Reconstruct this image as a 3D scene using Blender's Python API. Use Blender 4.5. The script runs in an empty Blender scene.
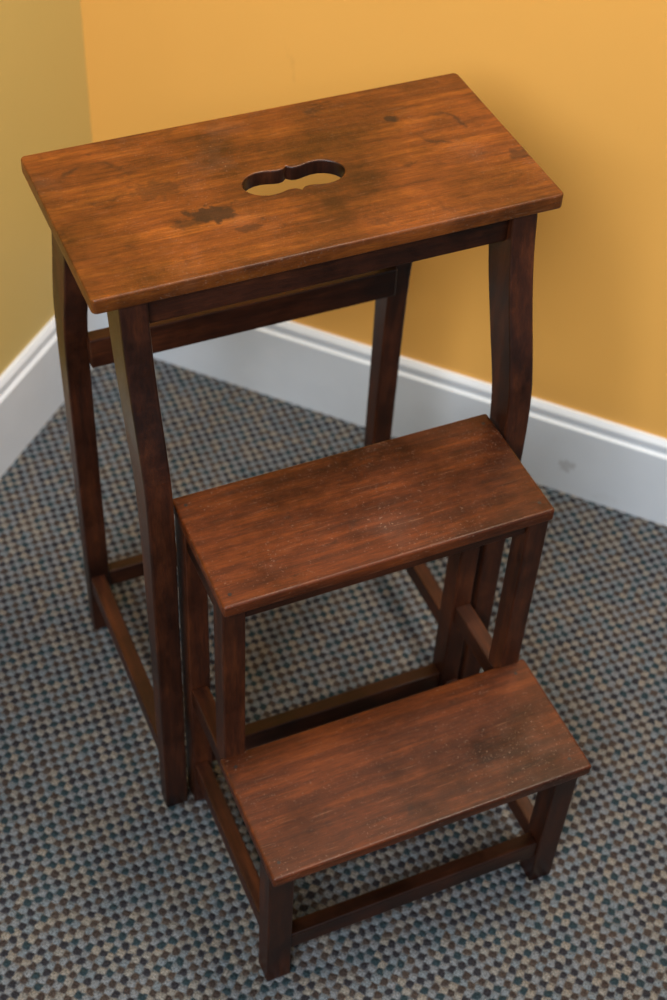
import bpy, bmesh, math, random
from mathutils import Matrix, Vector
random.seed(3)
S=bpy.context.scene
S.view_settings.view_transform='Standard'
# ---------------------------------------------------------------- camera
def RR(yaw,pitch,roll):
    fw=Vector((math.sin(yaw)*math.cos(pitch),math.cos(yaw)*math.cos(pitch),-math.sin(pitch)))
    rt=Vector((math.cos(yaw),-math.sin(yaw),0.0)); up=rt.cross(fw)
    c,s=math.cos(roll),math.sin(roll)
    return c*rt+s*up, -s*rt+c*up, fw
CP=Vector((-0.4357,-1.0216,1.4543)); FL=1.4921
rr,uu,ff=RR(0.4520,0.8095,0.0629)
cam=bpy.data.cameras.new("camera"); co=bpy.data.objects.new("camera",cam); S.collection.objects.link(co)
S.camera=co
co.matrix_world=Matrix(((rr.x,uu.x,-ff.x,CP.x),(rr.y,uu.y,-ff.y,CP.y),(rr.z,uu.z,-ff.z,CP.z),(0,0,0,1)))
cam.sensor_fit='VERTICAL'; cam.sensor_height=36; cam.lens=FL*36
cam.dof.use_dof=True; cam.dof.focus_distance=1.28; cam.dof.aperture_fstop=5.6
def bp(u,v,n,k):   # intersect view ray with plane n.P=k
    n=Vector(n); d=ff*FL*1000+rr*(u-333.5)-uu*(v-500)
    t=(k-n.dot(CP))/n.dot(d); return CP+t*d
# ---------------------------------------------------------------- node helpers
def newmat(name):
    m=bpy.data.materials.new(name); m.use_nodes=True
    nt=m.node_tree; b=nt.nodes["Principled BSDF"]; return m,nt,b
def N(nt,t,**kw):
    n=nt.nodes.new(t)
    for k,v in kw.items():
        n.inputs[k.replace("__"," ")].default_value=v
    return n
def ramp(nt,stops):
    r=nt.nodes.new("ShaderNodeValToRGB"); e=r.color_ramp.elements
    e[0].position,e[0].color=stops[0][0],stops[0][1]; e[1].position,e[1].color=stops[-1][0],stops[-1][1]
    for p,c in stops[1:-1]:
        x=e.new(p); x.color=c
    return r
def g(v): return (v,v,v,1)
def mix(nt,fac,a,b,mode='MIX'):
    n=nt.nodes.new("ShaderNodeMix"); n.data_type='RGBA'; n.blend_type=mode
    for sock,v in ((n.inputs[0],fac),(n.inputs[6],a),(n.inputs[7],b)):
        if isinstance(v,(int,float)): sock.default_value=v
        elif isinstance(v,tuple): sock.default_value=v
        else: nt.links.new(v,sock)
    return n.outputs[2]
def math_(nt,op,a,b=None,c=None):
    n=nt.nodes.new("ShaderNodeMath"); n.operation=op
    for i,v in enumerate((a,b,c)):
        if v is None: continue
        if isinstance(v,(int,float)): n.inputs[i].default_value=v
        else: nt.links.new(v,n.inputs[i])
    return n.outputs[0]

def wood(name,scale,dark,mid,light,rough=.38,wear=0.0,edges=None):
    m,nt,b=newmat(name); L=nt.links
    tc=nt.nodes.new("ShaderNodeTexCoord"); oi=nt.nodes.new("ShaderNodeObjectInfo")
    add=nt.nodes.new("ShaderNodeVectorMath"); add.operation='MULTIPLY_ADD'
    cb=nt.nodes.new("ShaderNodeCombineXYZ")
    for i in range(3): L.new(oi.outputs["Random"],cb.inputs[i])
    L.new(cb.outputs[0],add.inputs[0]); add.inputs[1].default_value=(3,5,7); L.new(tc.outputs["Object"],add.inputs[2])
    mp=N(nt,"ShaderNodeMapping"); mp.inputs["Scale"].default_value=scale; L.new(add.outputs[0],mp.inputs[0])
    n1=N(nt,"ShaderNodeTexNoise",Scale=7.0,Detail=9.0,Roughness=.62,Distortion=.15); L.new(mp.outputs[0],n1.inputs["Vector"])
    n2=N(nt,"ShaderNodeTexNoise",Scale=48.0,Detail=6.0,Roughness=.75); L.new(mp.outputs[0],n2.inputs["Vector"])
    n3=N(nt,"ShaderNodeTexNoise",Scale=7.0,Detail=8.0,Roughness=.68); L.new(add.outputs[0],n3.inputs["Vector"])
    r=ramp(nt,[(.22,dark),(.5,mid),(.80,light)]); L.new(n1.outputs[0],r.inputs[0])
    r2=ramp(nt,[(.38,g(.42)),(.58,g(1.0))]); L.new(n2.outputs[0],r2.inputs[0])
    c=mix(nt,.6,r.outputs[0],r2.outputs[0],'MULTIPLY')
    r3=ramp(nt,[(.36,g(.34)),(.64,g(1.5))]); L.new(n3.outputs[0],r3.inputs[0])
    c=mix(nt,.95,c,r3.outputs[0],'MULTIPLY')
    if wear>0:
        ns=N(nt,"ShaderNodeTexNoise",Scale=450.0,Detail=2.0,Roughness=.6); L.new(tc.outputs["Object"],ns.inputs["Vector"])
        nl=N(nt,"ShaderNodeTexNoise",Scale=12.0,Detail=6.0,Roughness=.65); L.new(add.outputs[0],nl.inputs["Vector"])
        s1=ramp(nt,[(.63,g(0)),(.74,g(1))]); L.new(ns.outputs[0],s1.inputs[0])
        s2=ramp(nt,[(.38,g(0.12)),(.66,g(1))]); L.new(nl.outputs[0],s2.inputs[0])
        f=math_(nt,'MULTIPLY',s1.outputs[0],s2.outputs[0]); f=math_(nt,'MULTIPLY',f,wear)
        c=mix(nt,f,c,(.22,.15,.11,1))
        # scratches in two directions
        for rot,th in ((.35,.67),(-.9,.69)):
            mp2=N(nt,"ShaderNodeMapping"); mp2.inputs["Scale"].default_value=(3,70,70); mp2.inputs["Rotation"].default_value=(0,0,rot); L.new(add.outputs[0],mp2.inputs[0])
            n5=N(nt,"ShaderNodeTexNoise",Scale=9.0,Detail=3.0); L.new(mp2.outputs[0],n5.inputs["Vector"])
            s5=ramp(nt,[(th,g(0)),(th+.07,g(.45))]); L.new(n5.outputs[0],s5.inputs[0]); c=mix(nt,s5.outputs[0],c,(.17,.085,.045,1))
        s3=ramp(nt,[(.55,g(0)),(.78,g(.10))]); L.new(nl.outputs[0],s3.inputs[0]); c=mix(nt,s3.outputs[0],c,(.24,.17,.14,1))
        nd=N(nt,"ShaderNodeTexNoise",Scale=26.0,Detail=5.0,Roughness=.6,Distortion=.4); L.new(add.outputs[0],nd.inputs["Vector"])
        d=ramp(nt,[(.62,g(0)),(.74,g(.8))]); L.new(nd.outputs[0],d.inputs[0])
        c=mix(nt,d.outputs[0],c,(.012,.005,.003,1))
    L.new(c,b.inputs["Base Color"])
    rr_=ramp(nt,[(.3,g(rough-.08)),(.7,g(rough+.16))]); L.new(n3.outputs[0],rr_.inputs[0]); L.new(rr_.outputs[0],b.inputs["Roughness"])
    b.inputs["Specular IOR Level"].default_value=.32
    bu=N(nt,"ShaderNodeBump",Strength=.25,Distance=.0006); L.new(n2.outputs[0],bu.inputs["Height"]); L.new(bu.outputs[0],b.inputs["Normal"])
    return m,nt,b,c,tc
DK=(.009,.0026,.0013,1); MD=(.032,.0078,.0026,1); LT=(.078,.020,.005,1)
M_legz,*_=wood("mahogany_upright",(11,11,1.2),DK,MD,LT)
M_railx,*_=wood("mahogany_rail_x",(1.2,11,11),DK,MD,LT)
M_raily,*_=wood("mahogany_rail_y",(11,1.2,11),DK,MD,LT)
M_step,*_=wood("mahogany_step",(1.3,14,14),(.020,.0045,.001,1),(.064,.0130,.0018,1),(.145,.034,.0042,1),.36,.75)
M_top,nt,b,c,tc=wood("mahogany_seat",(1.3,14,14),(.038,.0095,.0012,1),(.112,.029,.0028,1),(.215,.066,.0065,1),.38,.75)
def stain(c,cx,cy,rx,ry,col,soft=.35,amt=.85,ring=False):
    mp=N(nt,"ShaderNodeMapping"); mp.inputs["Location"].default_value=(-cx/rx,-cy/ry,0); mp.inputs["Scale"].default_value=(1/rx,1/ry,0)
    nz=N(nt,"ShaderNodeTexNoise",Scale=90.0,Detail=5.0); nt.links.new(tc.outputs["Object"],nz.inputs["Vector"])
    nt.links.new(tc.outputs["Object"],mp.inputs[0])
    ln=nt.nodes.new("ShaderNodeVectorMath"); ln.operation='LENGTH'; nt.links.new(mp.outputs[0],ln.inputs[0])
    d=math_(nt,'ADD',ln.outputs["Value"],math_(nt,'MULTIPLY',math_(nt,'SUBTRACT',nz.outputs[0],.5),2.6 if not ring else .5))
    if ring: r=ramp(nt,[(.70,g(0)),(.86,g(amt)),(.98,g(0))])
    else: r=ramp(nt,[(1-soft,g(amt)),(1,g(0))])
    nt.links.new(d,r.inputs[0]); f=r.outputs[0]
    if ring:
        nq=N(nt,"ShaderNodeTexNoise",Scale=25.0,Detail=2.0); nt.links.new(tc.outputs["Object"],nq.inputs["Vector"])
        rq=ramp(nt,[(.42,g(0)),(.58,g(1))]); nt.links.new(nq.outputs[0],rq.inputs[0]); f=math_(nt,'MULTIPLY',f,rq.outputs[0])
    return mix(nt,f,c,col)
P_=lambda u,v:bp(u,v,(0,0,1),.70)
ink=(.018,.007,.0035,1)
for u,v,rx,ry,a in ((212,214,.026,.013,.85),(392,119,.009,.007,.92),(518,154,.011,.009,.6),(250,228,.012,.007,.5),(155,190,.026,.016,.4),(195,222,.024,.007,.55)):
    q=P_(u,v); c=stain(c,q.x,q.y,rx,ry,ink,amt=a)
for u,v,r0 in ((95,183,.034),(440,128,.028)):
    q=P_(u,v); c=stain(c,q.x,q.y,r0,r0,ink,amt=.75,ring=True)
nt.links.new(c,b.inputs["Base Color"])

# ---------------------------------------------------------------- geometry helpers
stool=bpy.data.objects.new("wooden_step_stool",None); S.collection.objects.link(stool)
def finish(o,mat,bev=.0015,seg=2,parent=stool):
    o.data.materials.clear(); o.data.materials.append(mat)
    if bev:
        md=o.modifiers.new("bevel",'BEVEL'); md.width=bev; md.segments=seg; md.limit_method='ANGLE'; md.angle_limit=math.radians(40)
    for p in o.data.polygons: p.use_smooth=False
    if parent: o.parent=parent
    return o
def meshobj(name,verts,faces):
    me=bpy.data.meshes.new(name); me.from_pydata(verts,[],faces); me.update()
    bm=bmesh.new(); bm.from_mesh(me); bmesh.ops.recalc_face_normals(bm,faces=bm.faces); bm.to_mesh(me); bm.free()
    o=bpy.data.objects.new(name,me); S.collection.objects.link(o); return o
def box(name,x0,x1,y0,y1,z0,z1,mat,bev=.0015,parent=stool):
    v=[(x,y,z) for z in (z0,z1) for y in (y0,y1) for x in (x0,x1)]
    f=[(0,2,3,1),(4,5,7,6),(0,1,5,4),(2,6,7,3),(0,4,6,2),(1,3,7,5)]
    return finish(meshobj(name,v,f),mat,bev,parent=parent)
def cr(pts,zs):
    out=[]
    for z in zs:
        for i in range(len(pts)-1):
            if pts[i][0]<=z<=pts[i+1][0]+1e-9:
                z0,y0=pts[i]; z1,y1=pts[i+1]
                m0=(pts[i+1][1]-pts[max(i-1,0)][1])/(pts[i+1][0]-pts[max(i-1,0)][0])
                j=min(i+2,len(pts)-1); m1=(pts[j][1]-pts[i][1])/(pts[j][0]-pts[i][0])
                h=z1-z0; t=(z-z0)/h
                out.append((2*t**3-3*t*t+1)*y0+(t**3-2*t*t+t)*h*m0+(-2*t**3+3*t*t)*y1+(t**3-t*t)*h*m1); break
    return out
TH=.015
ZT=.70
outer=[(0,.146),(.14,.148),(.335,.148),(.43,.149),(.50,.146),(.54,.137),(.59,.122),(.64,.110),(ZT-TH,.104)]
inner=[(0,.126),(.14,.124),(.28,.122),(.42,.118),(.49,.111),(.55,.092),(.61,.073),(ZT-TH,.057)]
def mainleg(name,sx,sy,wx=.025,xo=.193):
    zs=[i/48*(ZT-TH) for i in range(49)]
    o_=cr(outer,zs); i_=cr(inner,zs); v=[];f=[]
    for z,a,b_ in zip(zs,o_,i_):
        for x in (xo,xo-wx):
            for y in (a,b_): v.append((sx*x,sy*y,z))
    n=len(zs)
    for k in range(n-1):
        a=4*k; b_=a+4
        for p,q in ((0,1),(1,3),(3,2),(2,0)): f.append((a+p,a+q,b_+q,b_+p))
    f.append((0,1,3,2)); e=4*(n-1); f.append((e,e+1,e+3,e+2))
    o=finish(meshobj(name,v,f),M_legz,.002)
    return o
mainleg("front_leg_l",-1,-1); mainleg("front_leg_r",1,-1); mainleg("rear_leg_l",-1,1); mainleg("rear_leg_r",1,1)

def board(name,x0,x1,y0,y1,z0,z1,mat,rad=.006,hole=None,bd=.004):
    cu=bpy.data.curves.new(name+"_c",'CURVE'); cu.dimensions='2D'; cu.fill_mode='BOTH'
    pts=[]
    for cx,cy,a0 in ((x1-rad,y0+rad,-90),(x1-rad,y1-rad,0),(x0+rad,y1-rad,90),(x0+rad,y0+rad,180)):
        for k in range(7):
            a=math.radians(a0+15*k); pts.append((cx+rad*math.cos(a),cy+rad*math.sin(a)))
    for P in [pts]+([hole] if hole else []):
        sp=cu.splines.new('POLY'); sp.points.add(len(P)-1)
        for q,(x,y) in zip(sp.points,P): q.co=(x,y,0,1)
        sp.use_cyclic_u=True
    cu.extrude=(z1-z0)/2-bd; cu.bevel_depth=bd; cu.bevel_resolution=3; cu.offset=-bd
    t=bpy.data.objects.new("tmp",cu); S.collection.objects.link(t)
    dg=bpy.context.evaluated_depsgraph_get(); me=bpy.data.meshes.new_from_object(t.evaluated_get(dg))
    bpy.data.objects.remove(t)
    me.transform(Matrix.Translation((0,0,(z0+z1)/2)))
    bm=bmesh.new(); bm.from_mesh(me); bmesh.ops.remove_doubles(bm,verts=bm.verts,dist=1e-5); bmesh.ops.recalc_face_normals(bm,faces=bm.faces); bm.to_mesh(me); bm.free()
    o=bpy.data.objects.new(name,me); S.collection.objects.link(o); finish(o,mat,0)
    for p in me.polygons: p.use_smooth=abs(p.normal.z)<.98
    return o
W,D=.2155,.1078
hc=P_(294,177)
hp=[(0,.0185),(.0015,.0170),(.004,.0150),(.008,.0142),(.013,.0148),(.018,.0162),(.024,.0172),(.030,.0170),(.036,.0152),(.0405,.0125),(.044,.0090),(.0465,.0048),(.0475,0)]
half=hp+[(x,-y) for x,y in hp[-2::-1]]
hole=[(hc.x+x,hc.y+y) for x,y in half]+[(hc.x-x,hc.y+y) for x,y in half[-2:0:-1]]
seat=board("seat_top",-W,W,-D,D,ZT-TH,ZT,M_top,.005,hole,.002)
# cut inner faces of the hand hole take the darker leg wood
seat.data.materials.append(M_legz)
for p in seat.data.polygons:
    cx,cy,cz=p.center
    if abs(cx-hc.x)<.053 and abs(cy-hc.y)<.022 and abs(p.normal.z)<.6: p.material_index=1
zt=ZT-TH
box("front_apron",-.168,.168,-.098,-.080,zt-.030,zt,M_railx)
box("side_apron_l",-.190,-.172,-.058,.058,zt-.032,zt,M_raily)
box("side_apron_r",.172,.190,-.058,.058,zt-.032,zt,M_raily)
box("rear_rail",-.170,.170,.104,.120,.440,.476,M_railx)
box("side_stretcher_l",-.191,-.174,-.126,.126,.074,.100,M_raily)
box("side_stretcher_r",.174,.191,-.126,.126,.074,.100,M_raily)
box("rear_stretcher",-.170,.170,.128,.143,.072,.098,M_railx)
# ---- pull-out double step unit
xm,ym0,ym1,zm=.1622,-.2584,-.1188,.4655
yl0,yl1,zl=-.3901,-.2468,.2254
tb=.014
board("middle_step",-xm,xm,ym0,ym1,zm-tb,zm,M_step,.003,None,.0025)
board("lower_step",-.1655,.1715,yl0,yl1,zl-tb,zl,M_step,.003,None,.0025)
xo=.161; lw=.022
def bx(name,s,n,x0,x1,*r):
    a,b_=sorted((s*x0,s*x1)); box(name+"_"+n,a,b_,*r)
for s,n in ((-1,"l"),(1,"r")):
    e=.003 if s>0 else 0
    bx("unit_rear_leg",s,n,xo,xo-lw,-.150,-.124,0,zm-tb,M_legz)
    bx("unit_mid_leg",s,n,xo+e,xo-lw+e,-.250,-.226,zl-tb,zm-tb,M_legz)
    bx("unit_front_leg",s,n,xo+.004+e,xo-.022+e,-.379,-.354,0,zl-tb,M_legz)
    bx("unit_upper_side_rail",s,n,xo-.001,xo-.019,-.354,-.150,zl-tb-.026,zl-tb,M_raily)
    bx("unit_lower_side_rail",s,n,xo-.001,xo-.017,-.354,-.150,.052,.076,M_raily)
    bx("unit_mid_side_apron",s,n,xo-.002,xo-.018,-.226,-.150,zm-tb-.026,zm-tb,M_raily)
xi=xo-lw
box("unit_mid_apron",-xi,xi+.003,-.247,-.231,zm-tb-.022,zm-tb,M_railx)
box("unit_mid_rear_apron",-xi,xi,-.145,-.129,zm-tb-.024,zm-tb,M_railx)
box("unit_low_apron",-xi,xi+.003,-.376,-.362,zl-tb-.014,zl-tb,M_railx)
box("unit_front_stretcher",-xi,xi+.003,-.376,-.360,.050,.076,M_railx)
box("unit_rear_stretcher",-xi,xi,-.146,-.130,.062,.090,M_railx)
def plug(name,x,y,z,r=.0018):
    n=14; v=[(x+r*math.cos(2*math.pi*i/n),y+r*math.sin(2*math.pi*i/n),zz) for zz in (z-.002,z+.0002) for i in range(n)]
    f=[tuple(range(n)),tuple(range(n,2*n))]+[(i,(i+1)%n,n+(i+1)%n,n+i) for i in range(n)]
    finish(meshobj(name,v,f),M_plug,0)
M_plug,pnt,pb=newmat("dark_screw_plug"); pb.inputs["Base Color"].default_value=(.010,.005,.004,1); pb.inputs["Roughness"].default_value=.5
k=0
for sx in (-1,1):
    for y,z,xx in ((-.245,zm,.152),(-.132,zm,.152),(-.374,zl,.154),(-.262,zl,.154)):
        k+=1; plug("screw_plug_%d"%k,sx*xx,y,z)

# ---------------------------------------------------------------- room
CN=Vector((-.011,.634,0)); A=Vector((.687,-.727,0)).normalized(); B=Vector((A.y,-A.x,0)).normalized()
RM=Matrix(((A.x,B.x,0,CN.x),(A.y,B.y,0,CN.y),(0,0,1,0),(0,0,0,1)))
t=.013
def roombox(name,x0,x1,y0,y1,z0,z1,mat):
    o=box(name,x0,x1,y0,y1,z0,z1,mat,0,parent=None); o.matrix_world=RM; return o
def wallmat(name,c1,c2):
    m,nt,b=newmat(name); L=nt.links; tc=nt.nodes.new("ShaderNodeTexCoord")
    n=N(nt,"ShaderNodeTexNoise",Scale=2.2,Detail=4.0); L.new(tc.outputs["Object"],n.inputs["Vector"])
    r=ramp(nt,[(.35,c1),(.65,c2)]); L.new(n.outputs[0],r.inputs[0]); c=r.outputs[0]
    mp=N(nt,"ShaderNodeMapping"); mp.inputs["Scale"].default_value=(3,3,1); L.new(tc.outputs["Object"],mp.inputs[0])
    n4=N(nt,"ShaderNodeTexNoise",Scale=7.0,Detail=5.0,Roughness=.6,Distortion=.5); L.new(mp.outputs[0],n4.inputs["Vector"])
    r4=ramp(nt,[(.68,g(0)),(.74,g(.18))]); L.new(n4.outputs[0],r4.inputs[0]); c=mix(nt,r4.outputs[0],c,(.5,.25,.06,1))
    L.new(c,b.inputs["Base Color"])
    n2=N(nt,"ShaderNodeTexNoise",Scale=140.0,Detail=3.0); L.new(tc.outputs["Object"],n2.inputs["Vector"])
    bu=N(nt,"ShaderNodeBump",Strength=.12,Distance=.001); L.new(n2.outputs[0],bu.inputs["Height"]); L.new(bu.outputs[0],b.inputs["Normal"])
    b.inputs["Roughness"].default_value=.6; return m
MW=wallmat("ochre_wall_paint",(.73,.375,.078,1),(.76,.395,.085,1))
MW2=wallmat("ochre_wall_paint_cool_lit",(.52,.385,.12,1),(.56,.41,.13,1))  # same ochre paint, with the left wall's cooler light mixed into the colour
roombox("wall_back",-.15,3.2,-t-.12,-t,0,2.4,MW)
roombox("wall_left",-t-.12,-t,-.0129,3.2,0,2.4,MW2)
# carpet
m,nt,b=newmat("woven_loop_carpet"); L=nt.links
tc=nt.nodes.new("ShaderNodeTexCoord")
nz=N(nt,"ShaderNodeTexNoise",Scale=130.0,Detail=3.0); L.new(tc.outputs["Object"],nz.inputs["Vector"])
dv=nt.nodes.new("ShaderNodeVectorMath"); dv.operation='MULTIPLY_ADD'; L.new(nz.outputs["Color"],dv.inputs[0]); dv.inputs[1].default_value=(.0066,.0066,0); L.new(tc.outputs["Object"],dv.inputs[2])
sx=nt.nodes.new("ShaderNodeSeparateXYZ"); L.new(dv.outputs[0],sx.inputs[0])
PIT=.0084
u=math_(nt,'MULTIPLY',sx.outputs[0],1/PIT); v=math_(nt,'MULTIPLY',sx.outputs[1],1/PIT)
su=math_(nt,'SINE',math_(nt,'MULTIPLY',u,math.pi)); sv=math_(nt,'SINE',math_(nt,'MULTIPLY',v,math.pi))
pr=math_(nt,'MULTIPLY',su,sv)
cb=nt.nodes.new("ShaderNodeCombineXYZ"); L.new(math_(nt,'FLOOR',u),cb.inputs[0]); L.new(math_(nt,'FLOOR',v),cb.inputs[1])
wn=nt.nodes.new("ShaderNodeTexWhiteNoise"); wn.noise_dimensions='2D'; L.new(cb.outputs[0],wn.inputs["Vector"])
rd=ramp(nt,[(0,(.020,.020,.025,1)),(.3,(.036,.028,.026,1)),(.55,(.018,.032,.040,1)),(.8,(.046,.036,.032,1))]); rd.color_ramp.interpolation='CONSTANT'; L.new(wn.outputs["Value"],rd.inputs[0])
rl=ramp(nt,[(0,(.130,.144,.162,1)),(.35,(.158,.155,.148,1)),(.6,(.114,.136,.158,1)),(.85,(.166,.157,.142,1))]); rl.color_ramp.interpolation='CONSTANT'; L.new(wn.outputs["Value"],rl.inputs[0])
fr=ramp(nt,[(.34,g(0)),(.66,g(1))]); L.new(math_(nt,'MULTIPLY_ADD',pr,.5,.5),fr.inputs[0])
c=mix(nt,fr.outputs[0],rl.outputs[0],rd.outputs[0])
nf=N(nt,"ShaderNodeTexNoise",Scale=520.0,Detail=3.0); L.new(tc.outputs["Object"],nf.inputs["Vector"])
rf=ramp(nt,[(.35,g(.45)),(.66,g(1.5))]); L.new(nf.outputs[0],rf.inputs[0])
c=mix(nt,.85,c,rf.outputs[0],'MULTIPLY'); L.new(c,b.inputs["Base Color"]); b.inputs["Roughness"].default_value=.95
b.inputs["Specular IOR Level"].default_value=.1
ab=math_(nt,'ABSOLUTE',pr); hh=math_(nt,'ADD',ab,math_(nt,'MULTIPLY',nf.outputs[0],.5))
bu=N(nt,"ShaderNodeBump",Strength=.8,Distance=.002); L.new(hh,bu.inputs["Height"]); L.new(bu.outputs[0],b.inputs["Normal"])
roombox("floor",-.2,3.2,-.2,3.2,-.05,0,m)
# baseboards
m,nt,b=newmat("white_trim_paint"); b.inputs["Roughness"].default_value=.4
tc=nt.nodes.new("ShaderNodeTexCoord"); n=N(nt,"ShaderNodeTexNoise",Scale=14.0,Detail=6.0); nt.links.new(tc.outputs["Object"],n.inputs["Vector"])
r=ramp(nt,[(.2,(.5,.53,.56,1)),(.34,(.60,.65,.71,1)),(.7,(.64,.69,.75,1))]); nt.links.new(n.outputs[0],r.inputs[0]); c=r.outputs[0]
q=bp(566,466,(B.x,B.y,0),B.dot(CN)); sxr=(q-CN).dot(A)
mp=N(nt,"ShaderNodeMapping"); mp.inputs["Scale"].default_value=(1/.012,0,1/.012); mp.inputs["Location"].default_value=(-sxr/.012,0,-q.z/.012)
nt.links.new(tc.outputs["Object"],mp.inputs[0])
ln=nt.nodes.new("ShaderNodeVectorMath"); ln.operation='LENGTH'; nt.links.new(mp.outputs[0],ln.inputs[0])
n5=N(nt,"ShaderNodeTexNoise",Scale=120.0,Detail=3.0); nt.links.new(tc.outputs["Object"],n5.inputs["Vector"])
d=math_(nt,'MULTIPLY_ADD',n5.outputs[0],2.5,math_(nt,'SUBTRACT',ln.outputs["Value"],1.25))
r5=ramp(nt,[(.6,g(.4)),(1,g(0))]); nt.links.new(d,r5.inputs[0]); c=mix(nt,r5.outputs[0],c,(.25,.24,.24,1))
nt.links.new(c,b.inputs["Base Color"])
MB=m
hb=.138
prof=[(0,0),(0,hb-.024),(.0005,hb-.022),(.0045,hb-.019),(.005,hb-.013),(.0035,hb-.010),(.004,hb-.006),(.008,hb),(t,hb),(t,0)]
def baseboard(name,along):
    v=[];f=[];n=len(prof)
    for d,s in ((0,0),(3.2,1)):
        for q,z in prof:
            st=-q if s==0 else d
            v.append((st,-q,z) if along=='x' else (-q,st,z))
    for i in range(n): j=(i+1)%n; f.append((i,j,n+j,n+i))
    f.append(tuple(range(n))); f.append(tuple(range(n,2*n)))
    o=finish(meshobj(name,v,f),MB,0,parent=None); o.matrix_world=RM; return o
baseboard("baseboard_back",'x'); baseboard("baseboard_left",'y')

# ---------------------------------------------------------------- lights
w=bpy.data.worlds.new("world"); S.world=w; w.use_nodes=True
w.node_tree.nodes["Background"].inputs[0].default_value=(.86,.91,1,1); w.node_tree.nodes["Background"].inputs[1].default_value=.42
def area(name,loc,target,size,power,col):
    l=bpy.data.lights.new(name,'AREA'); l.size=size; l.energy=power; l.color=col
    o=bpy.data.objects.new(name,l); S.collection.objects.link(o); o.location=loc
    o.rotation_euler=(Vector(target)-Vector(loc)).to_track_quat('-Z','Y').to_euler(); return o
area("window_light",(-1.3,-1.6,2.2),(.1,.1,.4),.9,66,(.94,.97,1))
area("ceiling_light",(.5,-.2,2.35),(.3,0,0),.45,33,(1,.89,.74))
